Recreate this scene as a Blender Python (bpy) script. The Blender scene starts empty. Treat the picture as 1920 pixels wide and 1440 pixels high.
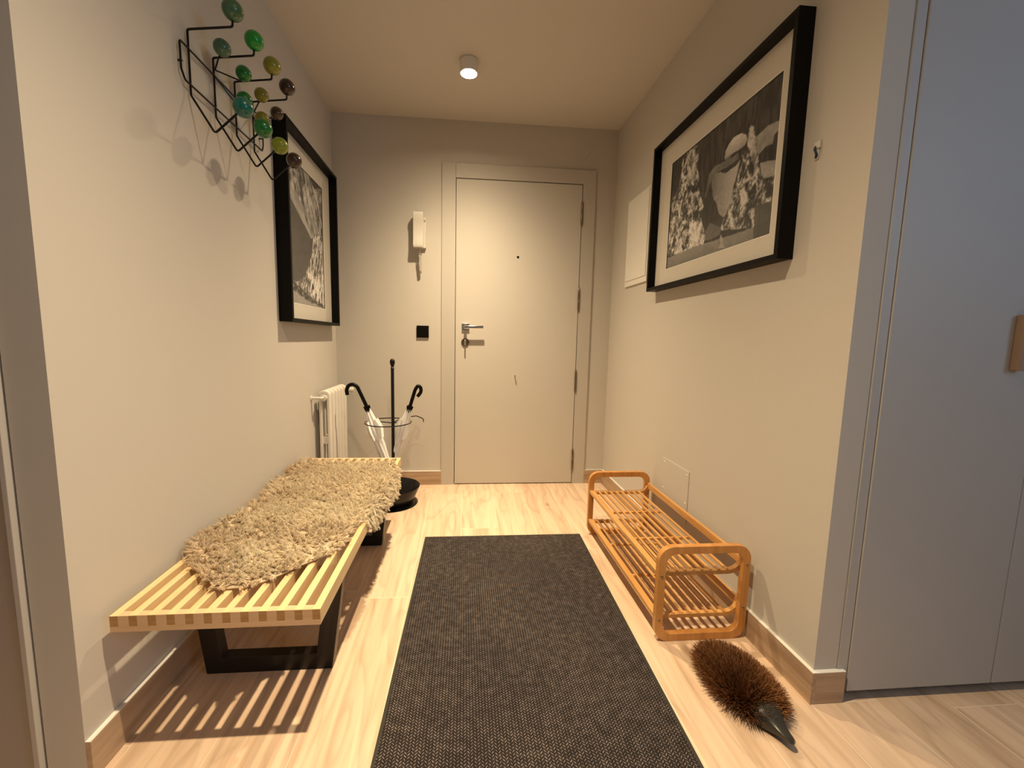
import bpy, bmesh, math, random
import numpy as np
from mathutils import Vector, Matrix, noise as mnoise

S = bpy.context.scene
COL = S.collection
random.seed(7)
RNG = np.random.default_rng(11)

# ------------------------------------------------------------------ camera
CX, CY, FPX = 939.3372, 725.4988, 789.9866
yaw, pitch, roll = 0.0878, -0.1136, 0.0197
cam_pos = Vector((0.0615, -2.8624, 1.0126))
_F = Vector((math.sin(yaw)*math.cos(pitch), math.cos(yaw)*math.cos(pitch), math.sin(pitch)))
_R = Vector((math.cos(yaw), -math.sin(yaw), 0))
_U = _R.cross(_F)
_R2 = _R*math.cos(roll) + _U*math.sin(roll)
_U2 = -_R*math.sin(roll) + _U*math.cos(roll)
cam_data = bpy.data.cameras.new('camera')
cam = bpy.data.objects.new('camera', cam_data)
COL.objects.link(cam)
M = Matrix((( _R2.x, _U2.x, -_F.x, cam_pos.x), (_R2.y, _U2.y, -_F.y, cam_pos.y), (_R2.z, _U2.z, -_F.z, cam_pos.z), (0, 0, 0, 1)))
cam.matrix_world = M
cam_data.sensor_fit = 'HORIZONTAL'
cam_data.sensor_width = 36.0
cam_data.lens = FPX/1920*36.0
cam_data.shift_x = (960-CX)/1920
cam_data.shift_y = (CY-720)/1920
cam_data.clip_start = 0.02
S.camera = cam

# ------------------------------------------------------------------ world, lights, exposure
W = bpy.data.worlds.new('world'); S.world = W; W.use_nodes = True
W.node_tree.nodes['Background'].inputs[0].default_value = (0.45, 0.62, 1.0, 1)
W.node_tree.nodes['Background'].inputs[1].default_value = 0.6
S.view_settings.view_transform = 'Standard'
S.view_settings.look = 'None'
S.view_settings.gamma = 1
S.view_settings.use_curve_mapping = False
S.view_settings.exposure = 0.25
WARM = (1.0, 0.775, 0.49)
ENTRY_W, ROOM_W, DAY_W = 67.0, 3.0, 15.0
BEAM, BEAM_SIDE = 5.0, 0.03

def area(name, loc, rot, size, power, color, shape='DISK', size_y=None, parent=None):
    d = bpy.data.lights.new(name, 'AREA'); d.shape = shape; d.size = size
    if size_y: d.size_y = size_y
    d.energy = power; d.color = color
    o = bpy.data.objects.new(name, d); COL.objects.link(o)
    o.location = loc; o.rotation_euler = rot
    if parent: o.parent = parent
    return o
# daylight through the window of the room behind the camera
area('window_daylight', (2.62, -3.6, 1.75), (0, math.radians(90), 0), 1.1, DAY_W, (0.48, 0.72, 1.0), 'RECTANGLE', 1.3)

# ------------------------------------------------------------------ room numbers
XL, XR, H = -0.777, 1.0573, 2.386
YL, YR = -1.94, -1.847
HB, TB = 0.097, 0.012

# ------------------------------------------------------------------ material helpers
def mat(name, col, rough=0.5, metal=0.0, coat=0.0, spec=0.5, trans=0.0, bump=0.0, bscale=200, var=0.0, vscale=6, ior=1.45, sheen=0.0):
    m = bpy.data.materials.new(name); m.use_nodes = True
    nt = m.node_tree; b = nt.nodes['Principled BSDF']
    c = (col[0], col[1], col[2], 1)
    b.inputs['Base Color'].default_value = c
    b.inputs['Roughness'].default_value = rough
    b.inputs['Metallic'].default_value = metal
    b.inputs['Coat Weight'].default_value = coat
    b.inputs['Coat Roughness'].default_value = 0.05
    b.inputs['Specular IOR Level'].default_value = spec
    b.inputs['Transmission Weight'].default_value = trans
    b.inputs['IOR'].default_value = ior
    b.inputs['Sheen Weight'].default_value = sheen
    if bump or var:
        tc = nt.nodes.new('ShaderNodeTexCoord')
    if bump:
        n = nt.nodes.new('ShaderNodeTexNoise'); n.inputs['Scale'].default_value = bscale; n.inputs['Detail'].default_value = 3
        nt.links.new(tc.outputs['Object'], n.inputs['Vector'])
        bp = nt.nodes.new('ShaderNodeBump'); bp.inputs['Strength'].default_value = bump; bp.inputs['Distance'].default_value = 0.002
        nt.links.new(n.outputs['Fac'], bp.inputs['Height']); nt.links.new(bp.outputs['Normal'], b.inputs['Normal'])
    if var:
        n2 = nt.nodes.new('ShaderNodeTexNoise'); n2.inputs['Scale'].default_value = vscale; n2.inputs['Detail'].default_value = 4
        nt.links.new(tc.outputs['Object'], n2.inputs['Vector'])
        mx = nt.nodes.new('ShaderNodeMix'); mx.data_type = 'RGBA'
        mx.inputs[6].default_value = (col[0]*(1-var), col[1]*(1-var), col[2]*(1-var), 1)
        mx.inputs[7].default_value = (min(1, col[0]*(1+var)), min(1, col[1]*(1+var)), min(1, col[2]*(1+var)), 1)
        nt.links.new(n2.outputs['Fac'], mx.inputs[0]); nt.links.new(mx.outputs[2], b.inputs['Base Color'])
    return m

class NT:
    """small node-graph helper"""
    def __init__(s, m): s.m = m; s.t = m.node_tree
    def n(s, kind, **kw):
        x = s.t.nodes.new(kind)
        for k, v in kw.items(): setattr(x, k, v)
        return x
    def l(s, a, b): s.t.links.new(a, b)
    def math(s, op, a, b=None, c=None):
        x = s.n('ShaderNodeMath', operation=op)
        for i, v in enumerate((a, b, c)):
            if v is None: continue
            if isinstance(v, (int, float)): x.inputs[i].default_value = v
            else: s.l(v, x.inputs[i])
        return x.outputs[0]
    def mix(s, f, a, b, blend='MIX'):
        x = s.n('ShaderNodeMix', data_type='RGBA', blend_type=blend)
        if isinstance(f, (int, float)): x.inputs[0].default_value = f
        else: s.l(f, x.inputs[0])
        for i, v in ((6, a), (7, b)):
            if isinstance(v, tuple): x.inputs[i].default_value = (v[0], v[1], v[2], 1)
            else: s.l(v, x.inputs[i])
        return x.outputs[2]
    def ramp(s, f, stops):
        x = s.n('ShaderNodeValToRGB'); e = x.color_ramp.elements
        while len(e) > 1: e.remove(e[-1])
        e[0].position = stops[0][0]; e[0].color = (*stops[0][1], 1)
        for p, c in stops[1:]:
            k = e.new(p); k.color = (*c, 1)
        s.l(f, x.inputs[0]); return x.outputs[0]
    def comb(s, x, y, z):
        c = s.n('ShaderNodeCombineXYZ')
        for i, v in enumerate((x, y, z)):
            if isinstance(v, (int, float)): c.inputs[i].default_value = v
            else: s.l(v, c.inputs[i])
        return c.outputs[0]

def wood_mat(name, light, dark, along='Y', rough=0.45, scale=1.0, coat=0.0, contrast=1.0):
    """plain timber with long grain along one object axis"""
    m = mat(name, light, rough, coat=coat); g = NT(m); b = m.node_tree.nodes['Principled BSDF']
    tc = g.n('ShaderNodeTexCoord'); sp = g.n('ShaderNodeSeparateXYZ'); g.l(tc.outputs['Object'], sp.inputs[0])
    k = {'X': (3, 40, 40), 'Y': (40, 3, 40), 'Z': (40, 40, 3)}[along]
    v = g.comb(*[g.math('MULTIPLY', sp.outputs[i], k[i]*scale) for i in range(3)])
    n = g.n('ShaderNodeTexNoise'); n.inputs['Scale'].default_value = 1.0; n.inputs['Detail'].default_value = 6; n.inputs['Distortion'].default_value = 0.6
    g.l(v, n.inputs['Vector'])
    r = g.ramp(n.outputs['Fac'], [(0.5-0.22/contrast, dark), (0.5+0.16/contrast, light)])
    g.l(r, b.inputs['Base Color'])
    bp = g.n('ShaderNodeBump'); bp.inputs['Strength'].default_value = 0.15; bp.inputs['Distance'].default_value = 0.001
    g.l(n.outputs['Fac'], bp.inputs['Height']); g.l(bp.outputs['Normal'], b.inputs['Normal'])
    return m

def floor_mat():
    m = mat('oak_plank_tile', (0.6, 0.4, 0.2), 0.38); g = NT(m); b = m.node_tree.nodes['Principled BSDF']
    tc = g.n('ShaderNodeTexCoord'); sp = g.n('ShaderNodeSeparateXYZ'); g.l(tc.outputs['Object'], sp.inputs[0])
    px = g.math('DIVIDE', g.math('SUBTRACT', sp.outputs[0], 0.052), 0.2)
    ix = g.math('FLOOR', px); fx = g.math('FRACT', px)
    wn = g.n('ShaderNodeTexWhiteNoise', noise_dimensions='1D'); g.l(ix, wn.inputs['W'])
    off = wn.outputs['Value']
    py = g.math('ADD', g.math('DIVIDE', sp.outputs[1], 1.2), off)
    iy = g.math('FLOOR', py); fy = g.math('FRACT', py)
    wn2 = g.n('ShaderNodeTexWhiteNoise', noise_dimensions='2D'); g.l(g.comb(ix, iy, 0), wn2.inputs['Vector'])
    rnd = wn2.outputs['Value']
    # grain
    gv = g.comb(g.math('MULTIPLY', sp.outputs[0], 26), g.math('MULTIPLY', sp.outputs[1], 1.6), g.math('MULTIPLY', rnd, 37))
    n1 = g.n('ShaderNodeTexNoise'); n1.inputs['Scale'].default_value = 1; n1.inputs['Detail'].default_value = 7; n1.inputs['Distortion'].default_value = 1.2
    g.l(gv, n1.inputs['Vector'])
    gv2 = g.comb(g.math('MULTIPLY', sp.outputs[0], 5), g.math('MULTIPLY', sp.outputs[1], 0.9), g.math('MULTIPLY', rnd, 11))
    n2 = g.n('ShaderNodeTexNoise'); n2.inputs['Scale'].default_value = 1; n2.inputs['Detail'].default_value = 2; g.l(gv2, n2.inputs['Vector'])
    # cathedral rings
    rings = g.math('FRACT', g.math('MULTIPLY', n2.outputs['Fac'], 9))
    rr = g.ramp(rings, [(0.0, (0, 0, 0)), (0.12, (1, 1, 1)), (0.75, (1, 1, 1)), (1.0, (0.3, 0.3, 0.3))])
    base = g.ramp(n1.outputs['Fac'], [(0.22, (0.54, 0.38, 0.25)), (0.5, (0.75, 0.56, 0.40)), (0.72, (0.83, 0.64, 0.47))])
    c = g.mix(0.18, base, rr, 'MULTIPLY')
    tint = g.ramp(rnd, [(0, (0.86, 0.84, 0.82)), (1, (1.0, 1.0, 1.0))])
    c = g.mix(1.0, c, tint, 'MULTIPLY')
    # knots
    vo = g.n('ShaderNodeTexVoronoi'); vo.inputs['Scale'].default_value = 1
    g.l(g.comb(g.math('MULTIPLY', sp.outputs[0], 3.2), g.math('MULTIPLY', sp.outputs[1], 1.7), 3), vo.inputs['Vector'])
    kn = g.ramp(vo.outputs['Distance'], [(0.0, (1, 1, 1)), (0.035, (0.7, 0.7, 0.7)), (0.075, (0, 0, 0))])
    kb = g.n('ShaderNodeRGBToBW'); g.l(kn, kb.inputs[0])
    c = g.mix(g.math('MULTIPLY', kb.outputs[0], 0.7), c, (0.22, 0.12, 0.06))
    # joints
    ex = g.math('MULTIPLY', g.math('SUBTRACT', 0.5, g.math('ABSOLUTE', g.math('SUBTRACT', fx, 0.5))), 0.2)
    ey = g.math('MULTIPLY', g.math('SUBTRACT', 0.5, g.math('ABSOLUTE', g.math('SUBTRACT', fy, 0.5))), 1.2)
    jl = g.math('LESS_THAN', g.math('MINIMUM', ex, ey), 0.0013)
    c = g.mix(jl, c, (0.80, 0.66, 0.48))
    g.l(c, b.inputs['Base Color'])
    bp = g.n('ShaderNodeBump'); bp.inputs['Strength'].default_value = 0.2; bp.inputs['Distance'].default_value = 0.001
    g.l(n1.outputs['Fac'], bp.inputs['Height']); g.l(bp.outputs['Normal'], b.inputs['Normal'])
    return m

def rug_mat():
    m = mat('grey_brown_weave', (0.1, 0.09, 0.08), 0.9, spec=0.2); g = NT(m); b = m.node_tree.nodes['Principled BSDF']
    tc = g.n('ShaderNodeTexCoord'); sp = g.n('ShaderNodeSeparateXYZ'); g.l(tc.outputs['Object'], sp.inputs[0])
    X, Y = sp.outputs[0], sp.outputs[1]
    # herringbone rows: columns 9 mm wide, strokes leaning left / right in turn
    cw, sw = 0.0085, 0.0085
    cx = g.math('DIVIDE', X, cw); ci = g.math('FLOOR', cx); cf = g.math('SUBTRACT', g.math('FRACT', cx), 0.5)
    par = g.math('SUBTRACT', g.math('MULTIPLY', g.math('MODULO', g.math('ABSOLUTE', ci), 2.0), 2.0), 1.0)
    yy = g.math('ADD', g.math('DIVIDE', Y, sw), g.math('MULTIPLY', g.math('MULTIPLY', cf, par), 0.9))
    yy = g.math('ADD', yy, g.math('MULTIPLY', ci, 0.5))
    fy = g.math('ABSOLUTE', g.math('SUBTRACT', g.math('FRACT', yy), 0.5))
    hx = g.math('ABSOLUTE', cf)
    st = g.math('MULTIPLY', g.math('SUBTRACT', 1.0, g.math('MULTIPLY', fy, 2.6)), g.math('SUBTRACT', 1.15, g.math('MULTIPLY', hx, 1.9)))
    n = g.n('ShaderNodeTexNoise'); n.inputs['Scale'].default_value = 60; n.inputs['Detail'].default_value = 3; g.l(tc.outputs['Object'], n.inputs['Vector'])
    n3 = g.n('ShaderNodeTexNoise'); n3.inputs['Scale'].default_value = 3.0; n3.inputs['Detail'].default_value = 3; g.l(tc.outputs['Object'], n3.inputs['Vector'])
    st = g.math('ADD', st, g.math('MULTIPLY', g.math('SUBTRACT', n.outputs['Fac'], 0.5), 0.9))
    c = g.ramp(st, [(0.12, (0.018, 0.015, 0.014)), (0.5, (0.078, 0.064, 0.059)), (0.95, (0.27, 0.22, 0.20))])
    t = g.ramp(n3.outputs['Fac'], [(0.3, (0.75, 0.75, 0.78)), (0.7, (1.0, 0.98, 0.95))])
    c = g.mix(1.0, c, t, 'MULTIPLY')
    g.l(c, b.inputs['Base Color'])
    bp = g.n('ShaderNodeBump'); bp.inputs['Strength'].default_value = 0.6; bp.inputs['Distance'].default_value = 0.002
    g.l(st, bp.inputs['Height']); g.l(bp.outputs['Normal'], b.inputs['Normal'])
    return m

def attr_mat(name, attr, rough=0.6, spec=0.3, sheen=0.0):
    m = mat(name, (0.5, 0.5, 0.5), rough, spec=spec, sheen=sheen); g = NT(m)
    a = g.n('ShaderNodeAttribute', attribute_name=attr)
    g.l(a.outputs['Color'], m.node_tree.nodes['Principled BSDF'].inputs['Base Color'])
    return m

def glass_pane_mat():
    m = bpy.data.materials.new('picture_glass'); m.use_nodes = True; nt = m.node_tree; nt.nodes.clear()
    o = nt.nodes.new('ShaderNodeOutputMaterial'); mx = nt.nodes.new('ShaderNodeMixShader')
    t = nt.nodes.new('ShaderNodeBsdfTransparent'); gl = nt.nodes.new('ShaderNodeBsdfGlossy'); gl.inputs['Roughness'].default_value = 0.0
    lw = nt.nodes.new('ShaderNodeLayerWeight'); lw.inputs['Blend'].default_value = 0.5
    pw = nt.nodes.new('ShaderNodeMath'); pw.operation = 'POWER'; pw.inputs[1].default_value = 5; nt.links.new(lw.outputs['Facing'], pw.inputs[0])
    f = nt.nodes.new('ShaderNodeMath'); f.operation = 'MULTIPLY_ADD'; f.inputs[1].default_value = 0.7; f.inputs[2].default_value = 0.012; nt.links.new(pw.outputs[0], f.inputs[0])
    nt.links.new(f.outputs[0], mx.inputs[0]); nt.links.new(t.outputs[0], mx.inputs[1]); nt.links.new(gl.outputs[0], mx.inputs[2])
    nt.links.new(mx.outputs[0], o.inputs[0])
    return m

def emit_mat(name, col, s):
    m = bpy.data.materials.new(name); m.use_nodes = True; b = m.node_tree.nodes['Principled BSDF']
    b.inputs['Emission Color'].default_value = (*col, 1); b.inputs['Emission Strength'].default_value = s
    b.inputs['Base Color'].default_value = (0.9, 0.9, 0.9, 1)
    return m

M_WALL = mat('wall_paint', (0.565, 0.535, 0.485), 0.85, bump=0.05, bscale=350, spec=0.2)
M_CEIL = mat('ceiling_paint', (0.60, 0.57, 0.53), 0.9, spec=0.1)
M_DOOR = mat('door_lacquer', (0.56, 0.53, 0.48), 0.7, bump=0.03, bscale=120, spec=0.2)
M_CASE = mat('casing_lacquer', (0.51, 0.48, 0.435), 0.6, spec=0.3)
M_CLOSET = mat('closet_lacquer', (0.47, 0.465, 0.455), 0.5)
M_TAUPE = mat('left_door_lacquer', (0.44, 0.39, 0.34), 0.5)
M_FLOOR = floor_mat()
M_BASE = wood_mat('baseboard_oak', (0.50, 0.36, 0.24), (0.33, 0.22, 0.14), 'Y', 0.5)
M_BASEX = wood_mat('baseboard_oak_cross', (0.50, 0.36, 0.24), (0.33, 0.22, 0.14), 'X', 0.5)
M_WHITE = mat('white_plastic', (0.62, 0.60, 0.55), 0.4)
M_WHITEP = mat('white_paint', (0.78, 0.76, 0.71), 0.5)
M_GAPSHADE = mat('gap_shade', (0.02, 0.016, 0.012), 0.9)  # near-black colour stands in for the shade inside door gaps
M_BLACK = mat('black_lacquer', (0.003, 0.0025, 0.002), 0.45, spec=0.15)
M_BLACKW = wood_mat('ebonised_wood', (0.012, 0.008, 0.006), (0.006, 0.004, 0.003), 'Z', 0.42)
M_BLKMET = mat('black_enamel_metal', (0.005, 0.005, 0.005), 0.28, spec=0.35)
M_MAPLE = wood_mat('maple', (0.80, 0.60, 0.33), (0.68, 0.47, 0.24), 'Y', 0.4)
M_MAPLEX = wood_mat('maple_cross', (0.74, 0.52, 0.32), (0.62, 0.41, 0.23), 'X', 0.4)
M_ENDGR = wood_mat('maple_end_grain', (0.50, 0.29, 0.11), (0.36, 0.20, 0.07), 'X', 0.5, 3)
M_BAMBOO = wood_mat('bamboo', (0.66, 0.36, 0.12), (0.48, 0.23, 0.065), 'Y', 0.35, coat=0.2)
M_BAMBOOZ = wood_mat('bamboo_frame', (0.62, 0.30, 0.085), (0.47, 0.20, 0.05), 'Z', 0.35, coat=0.2)
M_CHROME = mat('satin_chrome', (0.80, 0.78, 0.74), 0.18, metal=1)
M_BRASSY = mat('worn_hinge_metal', (0.22, 0.18, 0.13), 0.38, metal=1)
M_RAD = mat('radiator_enamel', (0.74, 0.71, 0.65), 0.4)
M_RUG = rug_mat()
M_RUGEDGE = mat('rug_binding', (0.030, 0.027, 0.020), 0.8)
M_HEAD = mat('dark_cast_rubber', (0.030, 0.028, 0.024), 0.33, bump=0.05, bscale=60, var=0.2)
M_GLASS = glass_pane_mat()
M_MATB = mat('mount_board', (0.66, 0.62, 0.55), 0.85, spec=0.1)
M_BEVEL = mat('mount_bevel', (0.86, 0.83, 0.77), 0.8, spec=0.1)

# ------------------------------------------------------------------ mesh helpers
class MB:
    def __init__(s): s.v = []; s.f = []; s.mi = []; s.sm = []
    def add(s, vs, fs, mi=0, smooth=False):
        o = len(s.v); s.v += [tuple(v) for v in vs]
        for f in fs: s.f.append(tuple(i+o for i in f)); s.mi.append(mi); s.sm.append(smooth)
    def box(s, x0, x1, y0, y1, z0, z1, mi=0, faces=None):
        vs = [(x0,y0,z0),(x1,y0,z0),(x1,y1,z0),(x0,y1,z0),(x0,y0,z1),(x1,y0,z1),(x1,y1,z1),(x0,y1,z1)]
        fs = [(0,3,2,1),(4,5,6,7),(0,1,5,4),(1,2,6,5),(2,3,7,6),(3,0,4,7)]
        o = len(s.v); s.v += vs
        for i, f in enumerate(fs):
            s.f.append(tuple(k+o for k in f)); s.mi.append(faces.get(i, mi) if faces else mi); s.sm.append(False)
    def sweep(s, path, prof, closed=False, up=None, mi=0, smooth=True, cap=True):
        """prof: list of (a,b) in the (side, up) frame; up fixed vector or None (parallel transport)"""
        P = [Vector(p) for p in path]; n = len(P); T = []
        for i in range(n):
            if closed: t = (P[(i+1) % n]-P[i-1])
            else: t = P[min(i+1, n-1)]-P[max(i-1, 0)]
            T.append(t.normalized())
        if up is None:
            a = Vector((0, 0, 1)) if abs(T[0].z) < 0.9 else Vector((1, 0, 0))
            N = [(a-T[0]*a.dot(T[0])).normalized()]
            for i in range(1, n):
                q = T[i-1].rotation_difference(T[i]); w = q @ N[-1]
                N.append((w-T[i]*w.dot(T[i])).normalized())
        else:
            u = Vector(up); N = [(u-t*u.dot(t)).normalized() for t in T]
        vs = []
        for i in range(n):
            sd = T[i].cross(N[i]); k = 1.0
            if up is not None or True:
                # keep width in corners
                if closed or 0 < i < n-1:
                    a = (P[i]-P[i-1]).normalized(); c = T[i].dot(a); k = 1/max(c, 0.6)
            for (x, y) in prof: vs.append(P[i]+sd*x*k+N[i]*y)
        m = len(prof); fs = []
        for i in range(n if closed else n-1):
            j = (i+1) % n
            for k in range(m):
                l = (k+1) % m; fs.append((i*m+k, i*m+l, j*m+l, j*m+k))
        s.add(vs, fs, mi, smooth)
        if cap and not closed:
            o = len(s.v)-n*m
            s.f.append(tuple(o+k for k in reversed(range(m)))); s.mi.append(mi); s.sm.append(False)
            s.f.append(tuple(o+(n-1)*m+k for k in range(m))); s.mi.append(mi); s.sm.append(False)
    def tube(s, path, r, n=10, mi=0, closed=False):
        s.sweep(path, [(r*math.cos(2*math.pi*k/n), r*math.sin(2*math.pi*k/n)) for k in range(n)], closed, None, mi)
    def lathe(s, prof, c=(0, 0, 0), n=32, axis='Z', mi=0, smooth=True):
        """prof: (radius, height)"""
        vs = []; m = len(prof); c = Vector(c)
        for i in range(n):
            a = 2*math.pi*i/n
            for r, h in prof:
                p = (r*math.cos(a), r*math.sin(a), h)
                if axis == 'Y': p = (p[0], h, -p[1])
                if axis == 'X': p = (h, p[0], p[1])
                vs.append(Vector(p)+c)
        fs = []
        for i in range(n):
            j = (i+1) % n
            for k in range(m-1): fs.append((i*m+k, j*m+k, j*m+k+1, i*m+k+1))
        s.add(vs, fs, mi, smooth)
    def build(s, name, mats, parent=None, loc=None, bevel=0.0, bseg=2, sharp=True):
        me = bpy.data.meshes.new(name); me.from_pydata(s.v, [], s.f)
        for m in (mats if isinstance(mats, (list, tuple)) else [mats]): me.materials.append(m)
        me.polygons.foreach_set('material_index', s.mi); me.polygons.foreach_set('use_smooth', s.sm)
        bm = bmesh.new(); bm.from_mesh(me)
        bmesh.ops.remove_doubles(bm, verts=bm.verts, dist=1e-6)
        bmesh.ops.recalc_face_normals(bm, faces=bm.faces); bm.to_mesh(me); bm.free()
        if sharp: me.set_sharp_from_angle(angle=math.radians(40))
        me.update()
        o = bpy.data.objects.new(name, me); COL.objects.link(o)
        if loc: o.location = loc
        if parent: o.parent = parent
        if bevel:
            b = o.modifiers.new('bevel', 'BEVEL'); b.width = bevel; b.segments = bseg; b.limit_method = 'ANGLE'; b.angle_limit = math.radians(50)
        return o

def fillet(pts, r, seg=6, closed=False):
    P = [Vector(p) for p in pts]; n = len(P); out = []
    for i in range(n):
        if not closed and i in (0, n-1): out.append(P[i]); continue
        a, b, c = P[i-1], P[i], P[(i+1) % n]
        u = (a-b); v = (c-b); lu, lv = u.length, v.length; u.normalize(); v.normalize()
        ang = u.angle(v)
        if ang > math.radians(178): out.append(b); continue
        d = min(r/math.tan(ang/2), lu*0.49, lv*0.49)
        p0, p1 = b+u*d, b+v*d
        rr = d*math.tan(ang/2); ctr = b+(u+v).normalized()*(rr/math.sin(ang/2))
        e0, e1 = p0-ctr, p1-ctr; tot = e0.angle(e1)
        for k in range(seg+1):
            t = k/seg
            out.append(ctr+(e0*math.sin((1-t)*tot)+e1*math.sin(t*tot))/math.sin(tot))
    return out

def thing(name, label, cat, loc=(0, 0, 0), group=None):
    o = bpy.data.objects.new(name, None); COL.objects.link(o); o.location = loc; o.empty_display_size = 0.05
    o['label'] = label; o['category'] = cat
    if group: o['group'] = group
    return o
def tag(o, label, cat, group=None):
    o['label'] = label; o['category'] = cat
    if group: o['group'] = group
    return o
def struct(o): o['kind'] = 'structure'; return o

# ------------------------------------------------------------------ the shell
b = MB(); b.box(-2.0, 2.7, -5.0, 0.15, -0.05, 0.0); struct(b.build('floor', M_FLOOR))
b = MB(); b.box(-2.0, 2.7, -5.0, 0.15, H, H+0.05); struct(b.build('ceiling', M_CEIL))
DW, DH = 0.8271, 2.03
b = MB()
b.box(-0.9, -0.012, 0, 0.12, 0, H); b.box(DW+0.012, XR+0.1, 0, 0.12, 0, H); b.box(-0.012, DW+0.012, 0, 0.12, DH+0.012, H)
struct(b.build('wall_back', M_WALL))
b = MB(); b.box(-0.858, XL, YL, 0.0, 0, H); struct(b.build('wall_left', M_WALL))
b = MB(); b.box(XR, 1.125, YR, 0.0, 0, H); struct(b.build('wall_right', M_WALL))
# the room behind the camera
b = MB(); b.box(-2.0, 2.7, -5.05, -5.0, 0, H); struct(b.build('wall_rear', M_WALL))
b = MB(); b.box(-2.05, -2.0, -5.0, YL, 0, H); struct(b.build('wall_far_left', M_WALL))
b = MB(); b.box(2.6, 2.65, -5.0, -4.25, 0, H); b.box(2.6, 2.65, -2.95, YR, 0, H); b.box(2.6, 2.65, -4.25, -2.95, 0, 1.2); b.box(2.6, 2.65, -4.25, -2.95, 2.3, H)
struct(b.build('wall_far_right', M_WALL))
b = MB()
for y0, y1, z0, z1 in ((-4.25, -2.95, 1.2, 1.25), (-4.25, -2.95, 2.25, 2.3), (-4.25, -4.2, 1.25, 2.25), (-3.0, -2.95, 1.25, 2.25), (-3.62, -3.58, 1.25, 2.25)):
    b.box(2.605, 2.645, y0, y1, z0, z1)
struct(b.build('window_1', M_WHITEP))

def baseboard(name, segs, woodm):
    m = MB()
    for (x0, x1, y0, y1) in segs: m.box(x0, x1, y0, y1, 0, HB-0.0015, 0); m.box(x0, x1, y0, y1, HB-0.0015, HB, 1)
    return struct(m.build(name, [woodm, M_WHITEP]))
baseboard('baseboard_left', [(XL, XL+TB, YL, 0)], M_BASE)
baseboard('baseboard_right', [(XR-TB, XR, YR-TB, 0)], M_BASE)
baseboard('baseboard_corner', [(XR, 1.146, YR-TB, YR)], M_BASEX)
baseboard('baseboard_back', [(XL+TB, -0.0924, -TB, 0), (0.9167, XR-TB, -TB, 0)], M_BASEX)

# left door (edge of the frame) beside the left wall's end
m = MB(); m.box(-0.874, -0.863, -1.952, -1.90, 0, H); struct(m.build('trim_1', M_WHITEP if False else M_CASE, bevel=0.001))
m = MB(); m.box(-1.98, -0.878, -1.935, -1.90, 0.005, H-0.003); struct(m.build('door_2', M_TAUPE))
m = MB(); m.box(-2.0, -0.856, -1.90, -1.86, 0, H); struct(m.build('shadow_board_left', M_GAPSHADE))  # added near-black board, its colour gives the shade in the left door's gap

# closet right of the passage
m = MB(); m.box(1.1300, 1.1575, -1.8495, -1.82, 0.0, H); m.box(1.1250, 1.1300, -1.846, -1.82, 0, H); struct(m.build('trim_2', M_CLOSET, bevel=0.001))
d1 = MB(); d1.box(1.1600, 1.6195, -1.853, -1.833, 0.030, H-0.004); d1 = struct(d1.build('door_3', M_CLOSET, bevel=0.001))
d2 = MB(); d2.box(1.6215, 2.08, -1.853, -1.833, 0.030, H-0.004); d2 = struct(d2.build('door_4', M_CLOSET, bevel=0.001))
d3 = MB(); d3.box(2.082, 2.59, -1.853, -1.833, 0.030, H-0.004); d3 = struct(d3.build('door_5', M_CLOSET, bevel=0.001))
m = MB(); m.box(1.517, 1.549, -1.873, -1.853, 0.955, 1.102); m.build('door_handle', wood_mat('handle_oak', (0.36, 0.25, 0.17), (0.27, 0.18, 0.12), 'Z'), d1, bevel=0.003)
m = MB(); m.box(1.125, 2.6, -1.80, -1.78, 0, H); struct(m.build('shadow_board_right', M_GAPSHADE))  # added board behind the closet doors, shade below them put into its colour

# ------------------------------------------------------------------ entrance door
door = bpy.data.objects.new('door_1', None); COL.objects.link(door); door['kind'] = 'structure'
m = MB()
m.box(-0.0924, -0.0045, -0.012, 0.0, 0, 2.124)
m.box(-0.0035, -0.012, -0.006, 0.05, 0, DH+0.01)
m.box(DW+0.0045, 0.9167, -0.012, 0.0, 0, DH+0.005); m.box(-0.0035, 0.9167, -0.012, 0.0, DH+0.005, 2.124)
m.box(DW+0.0045, DW+0.012, 0, 0.06, 0, DH+0.01); m.box(-0.012, DW+0.012, 0.0, 0.06, DH+0.005, DH+0.012)
m.build('casing', M_CASE, door, bevel=0.0008)
m = MB(); m.box(0, DW, -0.008, 0.035, 0.006, DH); m.build('door_leaf', M_DOOR, door, bevel=0.001)
m = MB(); m.box(-0.02, DW+0.02, 0.05, 0.06, 0, DH+0.02); m.build('jamb_shadow_board', M_GAPSHADE, door)
for zc in (1.846, 1.285, 0.729, 0.17):
    m = MB(); xh, yh = 0.8295, -0.0135
    m.lathe([(0, -0.083), (0.0035, -0.081), (0.005, -0.072), (0.0072, -0.068), (0.0072, -0.002), (0.0062, 0), (0.0072, 0.002), (0.0072, 0.068), (0.005, 0.072), (0.0035, 0.081), (0, 0.083)], (xh, yh, zc), 14)
    m.build('hinge', M_BRASSY, door)
m = MB(); m.box(0.041, 0.093, -0.0165, -0.008, 1.058, 1.110); ro = m.build('rosette', M_CHROME, door, bevel=0.002)
m = MB()
m.lathe([(0.0095, -0.012), (0.0095, -0.055), (0, -0.055)], (0.066, 0, 1.085), 20, 'Y')
m.sweep(fillet([(0.056, -0.052, 1.085), (0.105, -0.052, 1.086), (0.185, -0.052, 1.0875)], 0.01), [(-0.005, -0.010), (0.005, -0.010), (0.005, 0.010), (-0.005, 0.010)], up=(0, 0, 1), smooth=False)
m.build('door_handle', M_CHROME, door, bevel=0.003)
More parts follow.
